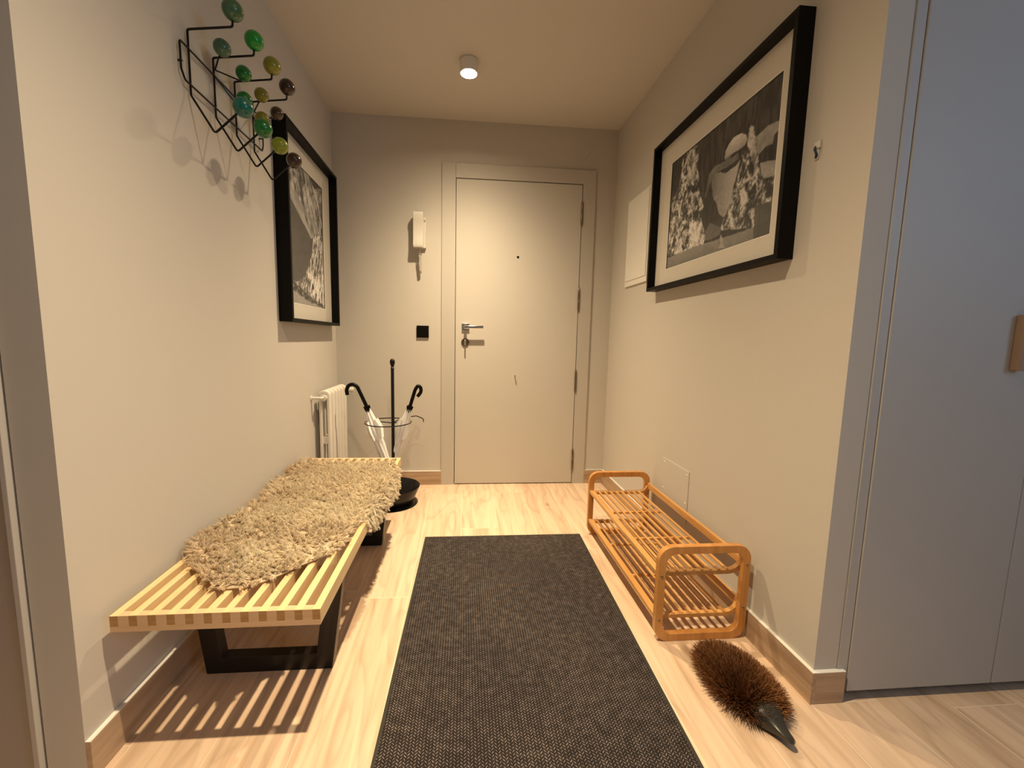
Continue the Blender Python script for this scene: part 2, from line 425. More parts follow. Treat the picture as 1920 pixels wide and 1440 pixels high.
m = MB(); m.lathe([(0, -0.016), (0.024, -0.016), (0.0265, -0.013), (0.0265, -0.008)], (0.0655, 0, 0.986), 32, 'Y'); m.build('lock_escutcheon', M_BRASSY, door)
m = MB(); m.box(0.0605, 0.0705, -0.045, -0.014, 0.966, 1.002); m.build('thumb_turn', M_CHROME, door, bevel=0.003)
m = MB(); m.lathe([(0.0, -0.0095), (0.0055, -0.010), (0.0075, -0.0098), (0.0082, -0.008)], (0.409, 0, 1.553), 20, 'Y'); m.build('peephole', M_BLACK, door)
m = MB(); m.lathe([(0.0, -0.030), (0.0045, -0.030), (0.005, -0.028), (0.0035, -0.010), (0.0035, -0.008)], (0.405, 0, 0.765), 14, 'Y'); m.build('door_pull', M_CHROME, door)

# ------------------------------------------------------------------ ceiling lights
def ceiling_light(x, y, label, watt, seen=True, strength=30):
    t = thing('ceiling_light', label, 'ceiling light', (x, y, H))
    m = MB(); hh = 0.060
    m.lathe([(0, -0.0005), (0.043, -0.0005), (0.045, -0.002), (0.045, -hh), (0.0405, -hh-0.0005), (0.0395, -hh+0.004), (0.030, -hh+0.020), (0.0, -hh+0.0202)], (0, 0, 0), 48)
    m.build('housing', M_WHITEP, t)
    m = MB(); m.lathe([(0, -hh+0.0125), (0.020, -hh+0.0125), (0.026, -hh+0.015), (0.0265, -hh+0.0195)], (0, 0, 0), 40)
    m.build('bulb', emit_mat('bulb_glow', (1.0, 0.86, 0.66), strength), t)
    a = area('bulb_light', (0, 0, -hh+0.011), (0, 0, 0), 0.040, watt, WARM, parent=t)
    # reflector lamp: the beam is strongest straight down and fades towards the sides
    a.data.use_nodes = True; nt = a.data.node_tree; em = nt.nodes['Emission']
    ge = nt.nodes.new('ShaderNodeNewGeometry'); dt = nt.nodes.new('ShaderNodeVectorMath'); dt.operation = 'DOT_PRODUCT'
    nt.links.new(ge.outputs['Incoming'], dt.inputs[0]); nt.links.new(ge.outputs['Normal'], dt.inputs[1])
    ab = nt.nodes.new('ShaderNodeMath'); ab.operation = 'ABSOLUTE'; nt.links.new(dt.outputs['Value'], ab.inputs[0])
    pw = nt.nodes.new('ShaderNodeMath'); pw.operation = 'POWER'; pw.inputs[1].default_value = BEAM; nt.links.new(ab.outputs[0], pw.inputs[0])
    ad = nt.nodes.new('ShaderNodeMath'); ad.operation = 'ADD'; ad.inputs[1].default_value = BEAM_SIDE; nt.links.new(pw.outputs[0], ad.inputs[0])
    nt.links.new(ad.outputs[0], em.inputs['Strength'])
    return t
ceiling_light(0.07, -0.585, 'small white cylinder spotlight glowing on the ceiling in front of the door', ENTRY_W)
ceiling_light(0.05, -2.06, 'small white cylinder spotlight on the ceiling above the front end of the bench', ENTRY_W)
ceiling_light(0.35, -3.7, 'small white cylinder spotlight on the ceiling of the room behind', ROOM_W)

# ------------------------------------------------------------------ rug
m = MB()
cr = [(-0.129, -0.793), (0.674, -0.794), (0.634, -2.35), (-0.158, -2.35)]
ins = 0.010
def inset(c, d):
    cx = sum(p[0] for p in c)/4; return [(p[0]+d*(1 if p[0] < cx else -1), p[1]+d*(1 if p[1] < -1.5 else -1)) for p in c]
ci = inset(cr, ins)
vs = [(x, y, 0.0008) for x, y in cr]+[(x, y, 0.004) for x, y in inset(cr, 0.001)]+[(x, y, 0.0045) for x, y in ci]+[(x, y, 0.0065) for x, y in inset(cr, ins+0.002)]
m.add(vs, [(0,1,5,4),(1,2,6,5),(2,3,7,6),(3,0,4,7),(4,5,9,8),(5,6,10,9),(6,7,11,10),(7,4,8,11)], 1)
m.add([vs[8], vs[9], vs[10], vs[11], vs[12], vs[13], vs[14], vs[15]], [(0,1,5,4),(1,2,6,5),(2,3,7,6),(3,0,4,7),(4,5,6,7)], 0)
tag(m.build('runner_rug', [M_RUG, M_RUGEDGE]), 'long dark grey woven runner mat on the wooden floor before the door', 'rug')

# ------------------------------------------------------------------ slatted bench
BX0, BX1, BY0, BY1, BZ = -0.753, -0.2795, -1.880, -0.578, 0.356
bench = thing('slatted_bench', 'low bench with pale wooden slatted top on black trapezoid legs against the left wall', 'bench', ((BX0+BX1)/2, (BY0+BY1)/2, 0))
bl = Vector(bench.location)
def bxl(m, x0, x1, y0, y1, z0, z1, **k): m.box(x0-bl.x, x1-bl.x, y0-bl.y, y1-bl.y, z0, z1, **k)
m = MB()
ns, sw = 12, 0.0185
pitchs = (BX1-BX0-sw)/(ns-1); th = 0.040
for i in range(ns):
    x = BX0+i*pitchs
    bxl(m, x, x+sw, BY0+0.0002, BY1-0.0002, BZ-0.027, BZ, faces={2: 2, 4: 2})
    if i < ns-1:
        for yy0, yy1 in ((BY0, BY0+0.018), (BY1-0.018, BY1)): bxl(m, x+sw, x+pitchs, yy0, yy1, BZ-0.027, BZ, mi=1)
for yy0, yy1 in ((BY0, BY0+0.018), (BY1-0.018, BY1)): bxl(m, BX0, BX1, yy0, yy1, BZ-th, BZ-0.027, mi=1)
for i in range(ns):
    x = BX0+i*pitchs; bxl(m, x, x+sw, BY0+0.018, BY1-0.018, BZ-th, BZ-0.027)
for y in (-1.47, -1.23, -1.0): bxl(m, BX0+0.02, BX1-0.02, y-0.008, y+0.008, BZ-th, BZ-0.020, mi=1)
m.build('slatted_top', [M_MAPLE, M_MAPLEX, M_ENDGR], bench)
def leg_frame(y0, y1):
    m = MB(); zt = BZ-th; xc = -0.514; wt, wb = 0.222, 0.182; lw = 0.052; bh = 0.052
    def lx(z, s, off): return xc+s*((wb+(wt-wb)*z/zt)-off)
    for y in (y0,):
        outer = [(lx(0,-1,0),0),(lx(0,1,0),0),(lx(zt,1,0),zt),(lx(zt,-1,0),zt)]
        inner = [(lx(bh,-1,lw),bh),(lx(bh,1,lw),bh),(lx(zt-0.03,1,lw),zt-0.03),(lx(zt-0.03,-1,lw),zt-0.03)]
        vs = [(x-bl.x, yy-bl.y, z) for yy in (y0, y1) for (x, z) in outer+inner]
        fs = []
        for k in range(4):
            l = (k+1) % 4
            fs += [(k, l, 4+l, 4+k), (8+k, 12+k, 12+l, 8+l), (k, 8+k, 8+l, l), (4+k, 4+l, 12+l, 12+k)]
        m.add(vs, fs)
    return m.build('leg_frame', M_BLACKW, bench, bevel=0.0015)
leg_frame(-1.640, -1.605); leg_frame(-0.868, -0.833)

# ------------------------------------------------------------------ sheepskin
def strands_mesh(roots, dirs, lengths, clump, r0, name, matl, cols, seg=5, curl=0.0028, parent=None, droop=0.0, curlf=1.6, tipr=0.35):
    """thin three-sided tapering hairs as one mesh; roots (N,3), dirs (N,3) unit"""
    N = len(roots); K = seg+1
    up = np.tile(np.array([[0.0, 0.0, 1.0]]), (N, 1)); bad = np.abs(dirs[:, 2]) > 0.9; up[bad] = (1, 0, 0)
    s1 = np.cross(dirs, up); s1 /= np.linalg.norm(s1, axis=1, keepdims=True); s2 = np.cross(dirs, s1)
    ph = RNG.uniform(0, 6.28, N)
    pts = np.zeros((N, K, 3))
    for k in range(K):
        t = k/seg
        p = roots+dirs*(lengths*t)[:, None]
        if clump is not None: p = p+(clump-(roots+dirs*lengths[:, None]))*(t**1.5)[..., None] if np.ndim(t) else p+(clump-(roots+dirs*lengths[:, None]))*(t**1.5)
        a = ph+t*6.28*curlf
        p = p+s1*(np.cos(a)*curl*t)[:, None]+s2*(np.sin(a)*curl*t)[:, None]
        p[:, 2] -= droop*t*t
        pts[:, k] = p
    rad = np.array([r0*(1-(1-tipr)*(k/seg)) for k in range(K)])
    V = np.zeros((N, K, 3, 3))
    for j in range(3):
        a = 2*math.pi*j/3
        V[:, :, j, :] = pts+(s1*math.cos(a)+s2*math.sin(a))[:, None, :]*rad[None, :, None]
    V = V.reshape(-1, 3)
    base = (np.arange(N)*K*3)[:, None, None, None]
    kk = np.arange(seg)[None, :, None, None]*3; jj = np.arange(3)[None, None, :, None]; jn = (jj+1) % 3
    q = np.concatenate([base+kk+jj, base+kk+jn, base+kk+3+jn, base+kk+3+jj], axis=3).reshape(-1, 4)
    me = bpy.data.meshes.new(name); me.vertices.add(len(V)); me.vertices.foreach_set('co', V.ravel())
    me.loops.add(q.size); me.loops.foreach_set('vertex_index', q.ravel().astype(np.int32))
    me.polygons.add(len(q)); me.polygons.foreach_set('loop_start', np.arange(0, q.size, 4, dtype=np.int32)); me.polygons.foreach_set('loop_total', np.full(len(q), 4, dtype=np.int32))
    me.polygons.foreach_set('use_smooth', np.ones(len(q), dtype=bool))
    ca = me.color_attributes.new('col', 'FLOAT_COLOR', 'POINT')
    c4 = np.ones((N, K*3, 4)); c4[:, :, :3] = cols[:, None, :]
    ca.data.foreach_set('color', c4.ravel())
    me.materials.append(matl); me.update(calc_edges=True); me.validate()
    o = bpy.data.objects.new(name, me); COL.objects.link(o)
    if parent: o.parent = parent
    return o

XE = BX1-0.004
def skin_left(y):   # inner boundary near the wall
    return -0.742+0.012*math.sin(y*9)+0.03*max(0, (-1.50-y)/0.2)
def skin_right(y):  # arc coordinate; beyond XE it hangs
    pts = [(-1.79, -0.50), (-1.76, -0.455), (-1.70, -0.40), (-1.62, -0.335), (-1.55, -0.31), (-1.43, -0.31), (-1.38, -0.28), (-1.33, -0.235), (-1.25, -0.225), (-1.15, -0.215), (-1.0, -0.20), (-0.85, -0.185), (-0.76, -0.19), (-0.72, -0.25), (-0.70, -0.30)]
    return float(np.interp(y, [p[0] for p in pts], [p[1] for p in pts]))
def skin_l2(y):
    return max(skin_left(y), float(np.interp(y, [-1.80, -1.74, -1.66, -1.58], [-0.56, -0.62, -0.70, -0.745])))
SY0, SY1 = -1.79, -0.70
def skin_pos(u, y):
    """u = arc coordinate across the bench"""
    bz = 0.006*mnoise.noise(Vector((u*6, y*6, 0)))+0.004*mnoise.noise(Vector((u*15, y*15, 3)))
    z0 = BZ+0.0075+0.016*max(0, (-0.700-u)/0.045); R = 0.018
    if u <= XE-R: p = Vector((u, y, z0+bz)); nrm = Vector((0, 0, 1))
    else:
        a = (u-(XE-R))/R
        if a < math.pi/2*1.0:
            p = Vector((XE-R+math.sin(a)*(R+0.0), y, z0-R+math.cos(a)*R)); nrm = Vector((math.sin(a), 0, math.cos(a)))
            p += nrm*bz
            p.x += 0.006*min(a, 1)
        else:
            d = u-(XE-R)-R*math.pi/2
            p = Vector((XE+0.006+d*0.10+bz*0.6, y, z0-R-d)); nrm = Vector((1, 0, 0.1)).normalized()
    return p, nrm
m = MB(); NU, NV = 48, 90; vs = []; fs = []
for j in range(NV+1):
    y = SY0+(SY1-SY0)*j/NV; l = skin_l2(y); r = max(skin_right(y), l+0.02)
    for i in range(NU+1):
        p, n = skin_pos(l+(r-l)*i/NU, y); vs.append(p)
for j in range(NV):
    for i in range(NU):
        a = j*(NU+1)+i; fs.append((a, a+1, a+NU+2, a+NU+1))
m.add(vs, fs, 0, True)
M_HIDE = mat('sheepskin_hide', (0.58, 0.46, 0.31), 0.9)
skin = m.build('sheepskin_rug', M_HIDE)
sol = skin.modifiers.new('solidify', 'SOLIDIFY'); sol.thickness = 0.004; sol.offset = -1
tag(skin, 'fluffy cream sheepskin with long curly wool draped over the slatted bench', 'sheepskin')
roots = []; dirs = []; cl = []; ln = []; cols = []
NCL = 5200
tries = 0
while len(cl) < NCL*10:
    y = random.uniform(SY0, SY1); l = skin_l2(y); r = max(skin_right(y), l+0.02)
    u = random.uniform(-0.78, -0.18)
    if not (l <= u <= r): continue
    p, n = skin_pos(u, y)
    el = (u-l); er = (r-u); ef = y-SY0; eb = SY1-y
    out = Vector((0, 0, 0))
    q = 0.035
    if el < q: out.x -= (1-el/q)*0.55
    if er < q:
        out += (Vector((1, 0, 0)) if r < XE else Vector((0.1, 0, -1)))*(1-er/q)*1.2
    if ef < q*1.3: out.y -= (1-ef/(q*1.3))*1.3
    if eb < q: out.y += (1-eb/q)*1.1
    # gentle waves in the lie of the wool
    w = Vector((mnoise.noise(Vector((u*9, y*9, 5)))*0.9, mnoise.noise(Vector((u*9, y*9, 9)))*0.9-0.25, 0))
    w -= n*w.dot(n)
    g = Vector((0, 0, -0.45)) if u > XE else Vector((0, 0, 0))
    d = (n*0.42+w+out+g+Vector((random.gauss(0, .34), random.gauss(0, .34), random.gauss(0, .10)))).normalized()
    if d.z < -0.2 and u <= XE: d.z = -0.1; d.normalize()
    L = random.uniform(0.023, 0.036)*(0.85+0.3*mnoise.noise(Vector((u*12, y*12, 1))))
    tip = p+d*L
    tn = mnoise.noise(Vector((u*5, y*5, 20)))
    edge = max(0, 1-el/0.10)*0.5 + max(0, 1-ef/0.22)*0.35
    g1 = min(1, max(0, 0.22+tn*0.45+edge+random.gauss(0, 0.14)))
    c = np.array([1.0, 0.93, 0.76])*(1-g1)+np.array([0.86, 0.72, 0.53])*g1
    a1 = Vector((random.random()-.5, random.random()-.5, random.random()-.5))
    for k in range(10):
        rr = 0.0055*math.sqrt(random.random()); aa = random.uniform(0, 6.28)
        s = n.orthogonal().normalized(); s2 = n.cross(s)
        rp = p+s*math.cos(aa)*rr+s2*math.sin(aa)*rr
        if rp.x < XL+0.006: rp.x = XL+0.006
        tp = tip+Vector((random.gauss(0, .0022), random.gauss(0, .0022), random.gauss(0, .0022)))
        if tp.x < XL+0.004: tp.x = XL+0.004
        if tp.x < BX1 and tp.z < BZ+0.012: tp.z = BZ+0.012+random.random()*0.004
        roots.append(rp); dd = (d+Vector((random.gauss(0, .18), random.gauss(0, .18), random.gauss(0, .18)))).normalized()
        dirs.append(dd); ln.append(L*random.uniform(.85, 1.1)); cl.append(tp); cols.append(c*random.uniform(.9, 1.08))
M_WOOL = attr_mat('wool', 'col', 0.85, 0.15, 0.3)
_g = NT(M_WOOL); _tr = _g.n('ShaderNodeBsdfTranslucent'); _ms = _g.n('ShaderNodeMixShader'); _ms.inputs[0].default_value = 0.5
_at = [x for x in M_WOOL.node_tree.nodes if x.type == 'ATTRIBUTE'][0]; _g.l(_at.outputs['Color'], _tr.inputs['Color'])
_g.l(M_WOOL.node_tree.nodes['Principled BSDF'].outputs[0], _ms.inputs[1]); _g.l(_tr.outputs[0], _ms.inputs[2]); _g.l(_ms.outputs[0], M_WOOL.node_tree.nodes['Material Output'].inputs['Surface'])
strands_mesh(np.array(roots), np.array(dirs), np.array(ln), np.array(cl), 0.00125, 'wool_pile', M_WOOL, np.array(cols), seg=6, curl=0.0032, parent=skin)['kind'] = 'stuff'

# ------------------------------------------------------------------ bamboo shoe rack
RX0, RX1, RYN, RYF, RH = 0.712, 1.036, -1.590, -0.780, 0.338
rack = thing('shoe_rack', 'two-tier bamboo shoe rack with slatted shelves along the right wall', 'shoe rack', ((RX0+RX1)/2, (RYN+RYF)/2, 0))
rl = Vector(rack.location)
def end_frame(y0):
    m = MB(); w = 0.0255; t = 0.022; r = w/2
    c = [(RX0+r, r), (RX1-r, r), (RX1-r, RH-r), (RX0+r, RH-r)]
    path = fillet([(x-rl.x, y0+t/2-rl.y, z) for x, z in c], 0.042, 8, True)
    # outer rim radius larger than inner, square section
    m.sweep(path, [(-t/2, -r), (t/2, -r), (t/2, r), (-t/2, r)], closed=True, up=None, smooth=False)
    # fix twist: section is built in the frame plane
    return m
def ring_frame(y0, inner_y_screws):
    m = MB(); w = 0.0265; t = 0.022
    def rr(x0, x1, z0, z1, r, seg=8):
        pts = []
        for cx, cz, a0 in ((x1-r, z0+r, -90), (x1-r, z1-r, 0), (x0+r, z1-r, 90), (x0+r, z0+r, 180)):
            for k in range(seg+1):
                a = math.radians(a0+90*k/seg); pts.append((cx+r*math.cos(a), cz+r*math.sin(a)))
        return pts
    o = rr(RX0, RX1, 0, RH, 0.050); i = rr(RX0+w, RX1-w, w, RH-w, 0.036); n = len(o); vs = []
    for y in (y0, y0+t):
        for p in o+i: vs.append((p[0]-rl.x, y-rl.y, p[1]))
    fs = []
    for k in range(n):
        l = (k+1) % n
        fs += [(k, l, n+l, n+k), (2*n+k, 3*n+k, 3*n+l, 2*n+l), (k, 2*n+k, 2*n+l, l), (n+k, n+l, 3*n+l, 3*n+k)]
    m.add(vs, fs, 0, True)
    return m.build('end_frame', M_BAMBOOZ, rack, bevel=0.0018)
for y0, face in ((RYN, -1), (RYF-0.022, 1)):
    fr = ring_frame(y0, None)
    yy = y0-0.001 if face < 0 else y0+0.023
    for (x, z) in ((RX0+0.013, 0.236), (RX1-0.013, 0.268), (RX0+0.013, 0.080), (RX1-0.013, 0.115)):
        s = MB(); s.lathe([(0, -0.0015), (0.003, -0.0012), (0.004, 0.0005), (0.004, 0.002)], (x-rl.x, (yy if face < 0 else yy-0.001)-rl.y, z), 12, 'Y'); s.build('screw', M_BRASSY, fr)
def shelf(zf, zb):
    """front rail, slats, two end supports that curve up at the wall side, raised back rail"""
    m = MB(); ya, yb = RYN+0.022, RYF-0.022
    B = lambda x0, x1, y0, y1, z0, z1: m.box(x0-rl.x, x1-rl.x, y0-rl.y, y1-rl.y, z0, z1)
    B(RX0+0.003, RX0+0.026, ya, yb, zf-0.016, zf)
    B(RX1-0.016, RX1-0.003, ya, yb, zb-0.022, zb+0.006)
    for y in (ya+0.008, yb-0.008):
        path = [(RX0+0.02, y, zf-0.011), (RX1-0.068, y, zf-0.011)]
        for k in range(1, 9):
            a = math.radians(90*k/9); path.append((RX1-0.068+0.054*math.sin(a), y, zf-0.011+0.042*(1-math.cos(a))))
        m.sweep([(p[0]-rl.x, p[1]-rl.y, p[2]) for p in path], [(-0.007, -0.009), (0.007, -0.009), (0.007, 0.009), (-0.007, 0.009)], up=(0, 1, 0), smooth=False)
    n = 8; xs0, xs1 = RX0+0.026+0.021, RX1-0.066
    for k in range(n):
        x = xs0+(xs1-xs0)*k/(n-1); B(x-0.0045, x+0.0045, ya+0.002, yb-0.002, zf-0.010, zf-0.001)
    for f in (1/3, 2/3):
        y = ya+(yb-ya)*f; B(RX0+0.015, RX1-0.060, y-0.005, y+0.005, zf-0.0185, zf-0.009)
    return m.build('shelf', M_BAMBOO, rack, bevel=0.0008)
shelf(0.243, 0.275); shelf(0.088, 0.122)

# ------------------------------------------------------------------ hedgehog boot brush
hg = thing('hedgehog_boot_brush', 'dark brown bristle boot brush shaped like a hedgehog on the floor before the shoe rack', 'boot brush', (0.872, -1.775, 0))
hc = Vector((0.872, -1.775, 0)); HYO = -0.014; hrot = math.radians(4)
HA, HBR, HHT = 0.122, 0.074, 0.055       # half length, half width, height of the wooden core
def hl(x, y, z):                            # local frame: -y towards the nose
    c, s = math.cos(hrot), math.sin(hrot); return Vector((x*c-y*s, x*s+y*c, z))
m = MB(); vs = []; fs = []; nu, nv = 28, 10
for j in range(nv+1):
    ph = math.pi/2*j/nv
    for i in range(nu):
        a = 2*math.pi*i/nu; sq = math.cos(ph)
        vs.append(hl(HBR*sq*math.cos(a)*(1-0.18*math.sin(a)*-1 if math.sin(a) < 0 else 1), HYO+HA*sq*math.sin(a), 0.004+(HHT-0.02)*math.sin(ph)))
for j in range(nv):
    for i in range(nu):
        k = (i+1) % nu; fs.append((j*nu+i, j*nu+k, (j+1)*nu+k, (j+1)*nu+i))
fs.append(tuple(reversed(range(nu))))
m.add(vs, fs, 0, True); m.build('body', mat('brush_core', (0.05, 0.025, 0.012), 0.8), hg)
roots = []; dirs = []; ln = []; cols = []; tips = []
for k in range(9500):
    a = random.uniform(0, 2*math.pi); r = math.sqrt(random.random())
    x, y = HBR*r*math.cos(a), HA*r*math.sin(a)
    zz = math.sqrt(max(0, 1-r*r)); p = hl(x, y+HYO, 0.006+(HHT-0.022)*zz)
    d = Vector((x/HBR*1.0, y/HA*0.95, 0.25+0.95*zz))
    d = hl(d.x, d.y, d.z); d += Vector((random.gauss(0, .17), random.gauss(0, .17), random.gauss(0, .13))); d.normalize()
    L = random.uniform(0.032, 0.047)*(1+0.25*max(0, -y/HA)*abs(x)/HBR)
    if y < -HA*0.92 and abs(x) < HBR*0.35: L *= 0.6
    roots.append(p); dirs.append(d); ln.append(L)
    g1 = random.random(); c = np.array([0.06, 0.020, 0.007])*(1-g1)+np.array([0.48, 0.22, 0.085])*g1**1.3
    cols.append(c)
M_BRIS = attr_mat('coir_bristle', 'col', 0.45, 0.35)
roots = np.array(roots); dirs = np.array(dirs)
br = strands_mesh(roots, dirs, np.array(ln), None, 0.0007, 'bristles', M_BRIS, np.array(cols), seg=3, curl=0.0012, parent=hg, tipr=0.6, curlf=0.4)
br['kind'] = 'stuff'
# head: snout with a ridge, built from rings along the snout
rings = [(0.085, 0.030, 0.024, 0.036, 0.50), (0.104, 0.040, 0.026, 0.046, 0.55), (0.122, 0.046, 0.028, 0.056, 0.55), (0.138, 0.045, 0.028, 0.057, 0.5),
         (0.153, 0.033, 0.027, 0.047, 0.45), (0.171, 0.020, 0.028, 0.037, 0.4), (0.190, 0.013, 0.029, 0.032, 0.4), (0.206, 0.0095, 0.030, 0.030, 0.3), (0.212, 0.008, 0.030, 0.026, 0.3), (0.216, 0.003, 0.030, 0.024, 0.3)]
m = MB(); vs = []; fs = []; n = 20
for (d, hw, zc, zt, k) in rings:
    zb = max(0.002, zc-(zt-zc)*1.0-0.012) if d > 0.14 else 0.002
    for i in range(n):
        a = 2*math.pi*i/n; ca, sa = math.cos(a), math.sin(a)
        x = hw*math.copysign(abs(ca)**0.85, ca)
        z = (zc+(zt+0.010*0-zc)*abs(sa)**1.15) if sa > 0 else zc-(zc-zb)*abs(sa)**0.5
        vs.append(hl(x, -d, z))
for j in range(len(rings)-1):
    for i in range(n):
        k = (i+1) % n; fs.append((j*n+i, j*n+k, (j+1)*n+k, (j+1)*n+i))
fs.append(tuple(range(n))); fs.append(tuple(reversed([(len(rings)-1)*n+i for i in range(n)])))
m.add(vs, fs, 0, True)
hd = m.build('head', M_HEAD, hg, sharp=False); sb = hd.modifiers.new('sub', 'SUBSURF'); sb.levels = 1; sb.render_levels = 2

# ------------------------------------------------------------------ umbrella stand
SC = Vector((-0.362, -0.330, 0))
st = thing('umbrella_stand', 'black metal umbrella stand with tall pole, ring and drip bowl in the back left corner', 'umbrella stand', SC)
m = MB(); m.lathe([(0, 0.012), (0.12, 0.012), (0.136, 0.008), (0.143, 0.003), (0.143, 0.0), (0, 0.0)], (0, 0, 0), 56); m.build('base_plate', M_BLKMET, st)
m = MB(); m.lathe([(0, 0.022), (0.108, 0.022), (0.122, 0.040), (0.155, 0.108), (0.158, 0.110), (0.158, 0.106), (0.126, 0.034), (0.112, 0.012), (0, 0.012)], (0, 0, 0), 64); m.build('drip_bowl', M_BLKMET, st)
m = MB(); m.lathe([(0.0098, 0.020), (0.0098, 0.822), (0.008, 0.826), (0, 0.826)], (0, 0, 0), 20); m.build('pole', M_BLKMET, st)
m = MB(); m.lathe([(0, 0.824), (0.010, 0.824), (0.0112, 0.829), (0.0075, 0.834), (0.010, 0.842), (0.0145, 0.856), (0.0155, 0.866), (0.0125, 0.877), (0.006, 0.883), (0, 0.884)], (0, 0, 0), 24); m.build('finial', M_BLKMET, st)
RC = Vector((-0.385+0.362, -0.355+0.330, 0.508)); RR = 0.133
m = MB(); m.tube([(RC.x+RR*math.cos(2*math.pi*k/64), RC.y+RR*math.sin(2*math.pi*k/64), RC.z) for k in range(64)], 0.0032, 8, closed=True)
m.tube([(RC.x-RR*0.93, RC.y+RR*0.36, RC.z), (0, 0.012, RC.z-0.012), (RC.x+RR*0.93, RC.y+RR*0.37, RC.z)], 0.003, 8)
m.build('ring', M_BLKMET, st)
m = MB(); m.tube(fillet([(0, 0.010, RC.z-0.01), (0.05, 0.06, RC.z+0.012), (0.13, 0.09, RC.z+0.018), (0.172, 0.095, RC.z-0.002), (0.172, 0.095, RC.z-0.022)], 0.03), 0.003, 8)
m.build('hook', M_BLKMET, st)

def umbrella(handle_pts, collar, bottom, label, twist=0.0):
    """crook-handled folded umbrella; the rolled film runs from collar to bottom"""
    t = thing('umbrella', label, 'umbrella', bottom, 'clear umbrellas in the stand')
    o = Vector(bottom); L = lambda p: tuple(Vector(p)-o)
    m = MB(); m.tube([L(p) for p in fillet(handle_pts, 0.030, 8)], 0.0105, 14); m.build('handle', M_BLACK, t)
    c = Vector(collar)-o; ax = c.normalized(); ln_ = c.length
    q = Vector((0, 0, 1)).rotation_difference(ax)
    m = MB()
    for k in range(8):     # rib tips in their black catch
        a = k*math.pi/4; s = q @ Vector((0.013*math.cos(a), 0.013*math.sin(a), 0)); e = q @ Vector((0.017*math.cos(a), 0.017*math.sin(a), 0.020))
        m.tube([c+s-ax*0.012, c+e], 0.0032, 6)
    m.tube([c-ax*0.02, c+ax*0.012], 0.0125, 12); m.build('rib_catch', M_BLACK, t)
    m = MB(); vs = []; fs = []; n = 64; prof = [(1.0, 0.013), (0.965, 0.016), (0.90, 0.022), (0.83, 0.028), (0.78, 0.030), (0.72, 0.026), (0.6, 0.025), (0.45, 0.023), (0.3, 0.021), (0.15, 0.014), (0.05, 0.008), (0.012, 0.006)]
    for (f, r) in prof:
        for i in range(n):
            a = 2*math.pi*i/n; pl = 1+0.20*math.sin(8*a+twist+f*9)+0.07*math.sin(19*a+f*17)
            vs.append(ax*(ln_*f)+q @ Vector((r*pl*math.cos(a), r*pl*math.sin(a)*0.8, 0)))
    for j in range(len(prof)-1):
        for i in range(n):
            k = (i+1) % n; fs.append((j*n+i, j*n+k, (j+1)*n+k, (j+1)*n+i))
    m.add(vs, fs, 0, True)
    # loose flaps of the folded film around the ring
    for k in range(5):
        a = k*1.26+twist; e1 = q @ Vector((math.cos(a), math.sin(a), 0)); e2 = q @ Vector((-math.sin(a), math.cos(a), 0))
        b0, b1, b2 = ax*(ln_*0.88), ax*(ln_*0.78), ax*(ln_*0.68)
        m.add([b0+e1*0.02, b0+e1*0.040+e2*0.006, b1+e1*0.052+e2*0.016, b1+e1*0.02, b2+e1*0.036+e2*0.008, b2+e1*0.018], [(0, 1, 2, 3), (3, 2, 4, 5)], 0, True)
    m.build('canopy', M_FILM, t, sharp=False)
    m = MB(); m.tube([ax*0.02, ax*0.001], 0.004, 8); m.tube([ax*(ln_*0.98), ax*0.012], 0.004, 8); m.build('shaft', M_CHROME, t)
    return t
M_FILM = mat('clear_film', (0.86, 0.87, 0.88), 0.25, trans=0.05)
yu = -0.375
umbrella([(-0.612, yu, 0.672), (-0.617, yu, 0.700), (-0.606, yu, 0.728), (-0.580, yu, 0.737), (-0.556, yu, 0.722), (-0.510, yu, 0.619), (-0.497, yu, 0.585)], (-0.499, yu, 0.590), (-0.318, -0.378, 0.030),
         'clear film umbrella with black crook handle, leaning left towards the radiator', 0.3)
yv = -0.345
umbrella([(-0.214, yv, 0.662), (-0.193, yv, 0.690), (-0.195, yv, 0.718), (-0.213, yv, 0.728), (-0.229, yv, 0.700), (-0.259, yv, 0.600), (-0.262, yv, 0.585)], (-0.263, yv, 0.585), (-0.438, -0.290, 0.030),
         'clear film umbrella with black crook handle, leaning right towards the door', 1.4)

# ------------------------------------------------------------------ radiator
rad = thing('radiator', 'white column radiator on the left wall in the back corner', 'radiator', (-0.72, -0.27, 0.0))
ro = Vector((-0.72, -0.27, 0.0))
NSEC = 6; ry0, ry1 = -0.455, -0.095; pt = (ry1-ry0)/NSEC
for k in range(NSEC):
    y = ry0+pt*(k+0.5); m = MB(); z0, z1 = 0.11, 0.705; x0, x1 = -0.750, -0.690
    def col(xa, xb, za, zb, yw):
        pts = fillet([(xa-ro.x, y-ro.y, za), (xb-ro.x, y-ro.y, za), (xb-ro.x, y-ro.y, zb), (xa-ro.x, y-ro.y, zb)], 0.02, 5, True)
        return pts
    w = 0.017; r2 = w/2
    path = fillet([(x0+r2-ro.x, y-ro.y, z0+r2), (x1-r2-ro.x, y-ro.y, z0+r2), (x1-r2-ro.x, y-ro.y, z1-r2), (x0+r2-ro.x, y-ro.y, z1-r2)], 0.018, 6, True)
    m.sweep(path, [(-r2, -pt*0.37), (r2, -pt*0.37), (r2, pt*0.37), (-r2, pt*0.37)], closed=True, up=(0, 1, 0), smooth=False)
    for zc in (z0+0.03, 0.42, z1-0.035): m.box(x0+0.004-ro.x, x1-0.004-ro.x, y-pt*0.30-ro.y, y+pt*0.30-ro.y, zc-0.022, zc+0.022)
    m.build('section', M_RAD, rad, bevel=0.004, bseg=3)
m = MB()
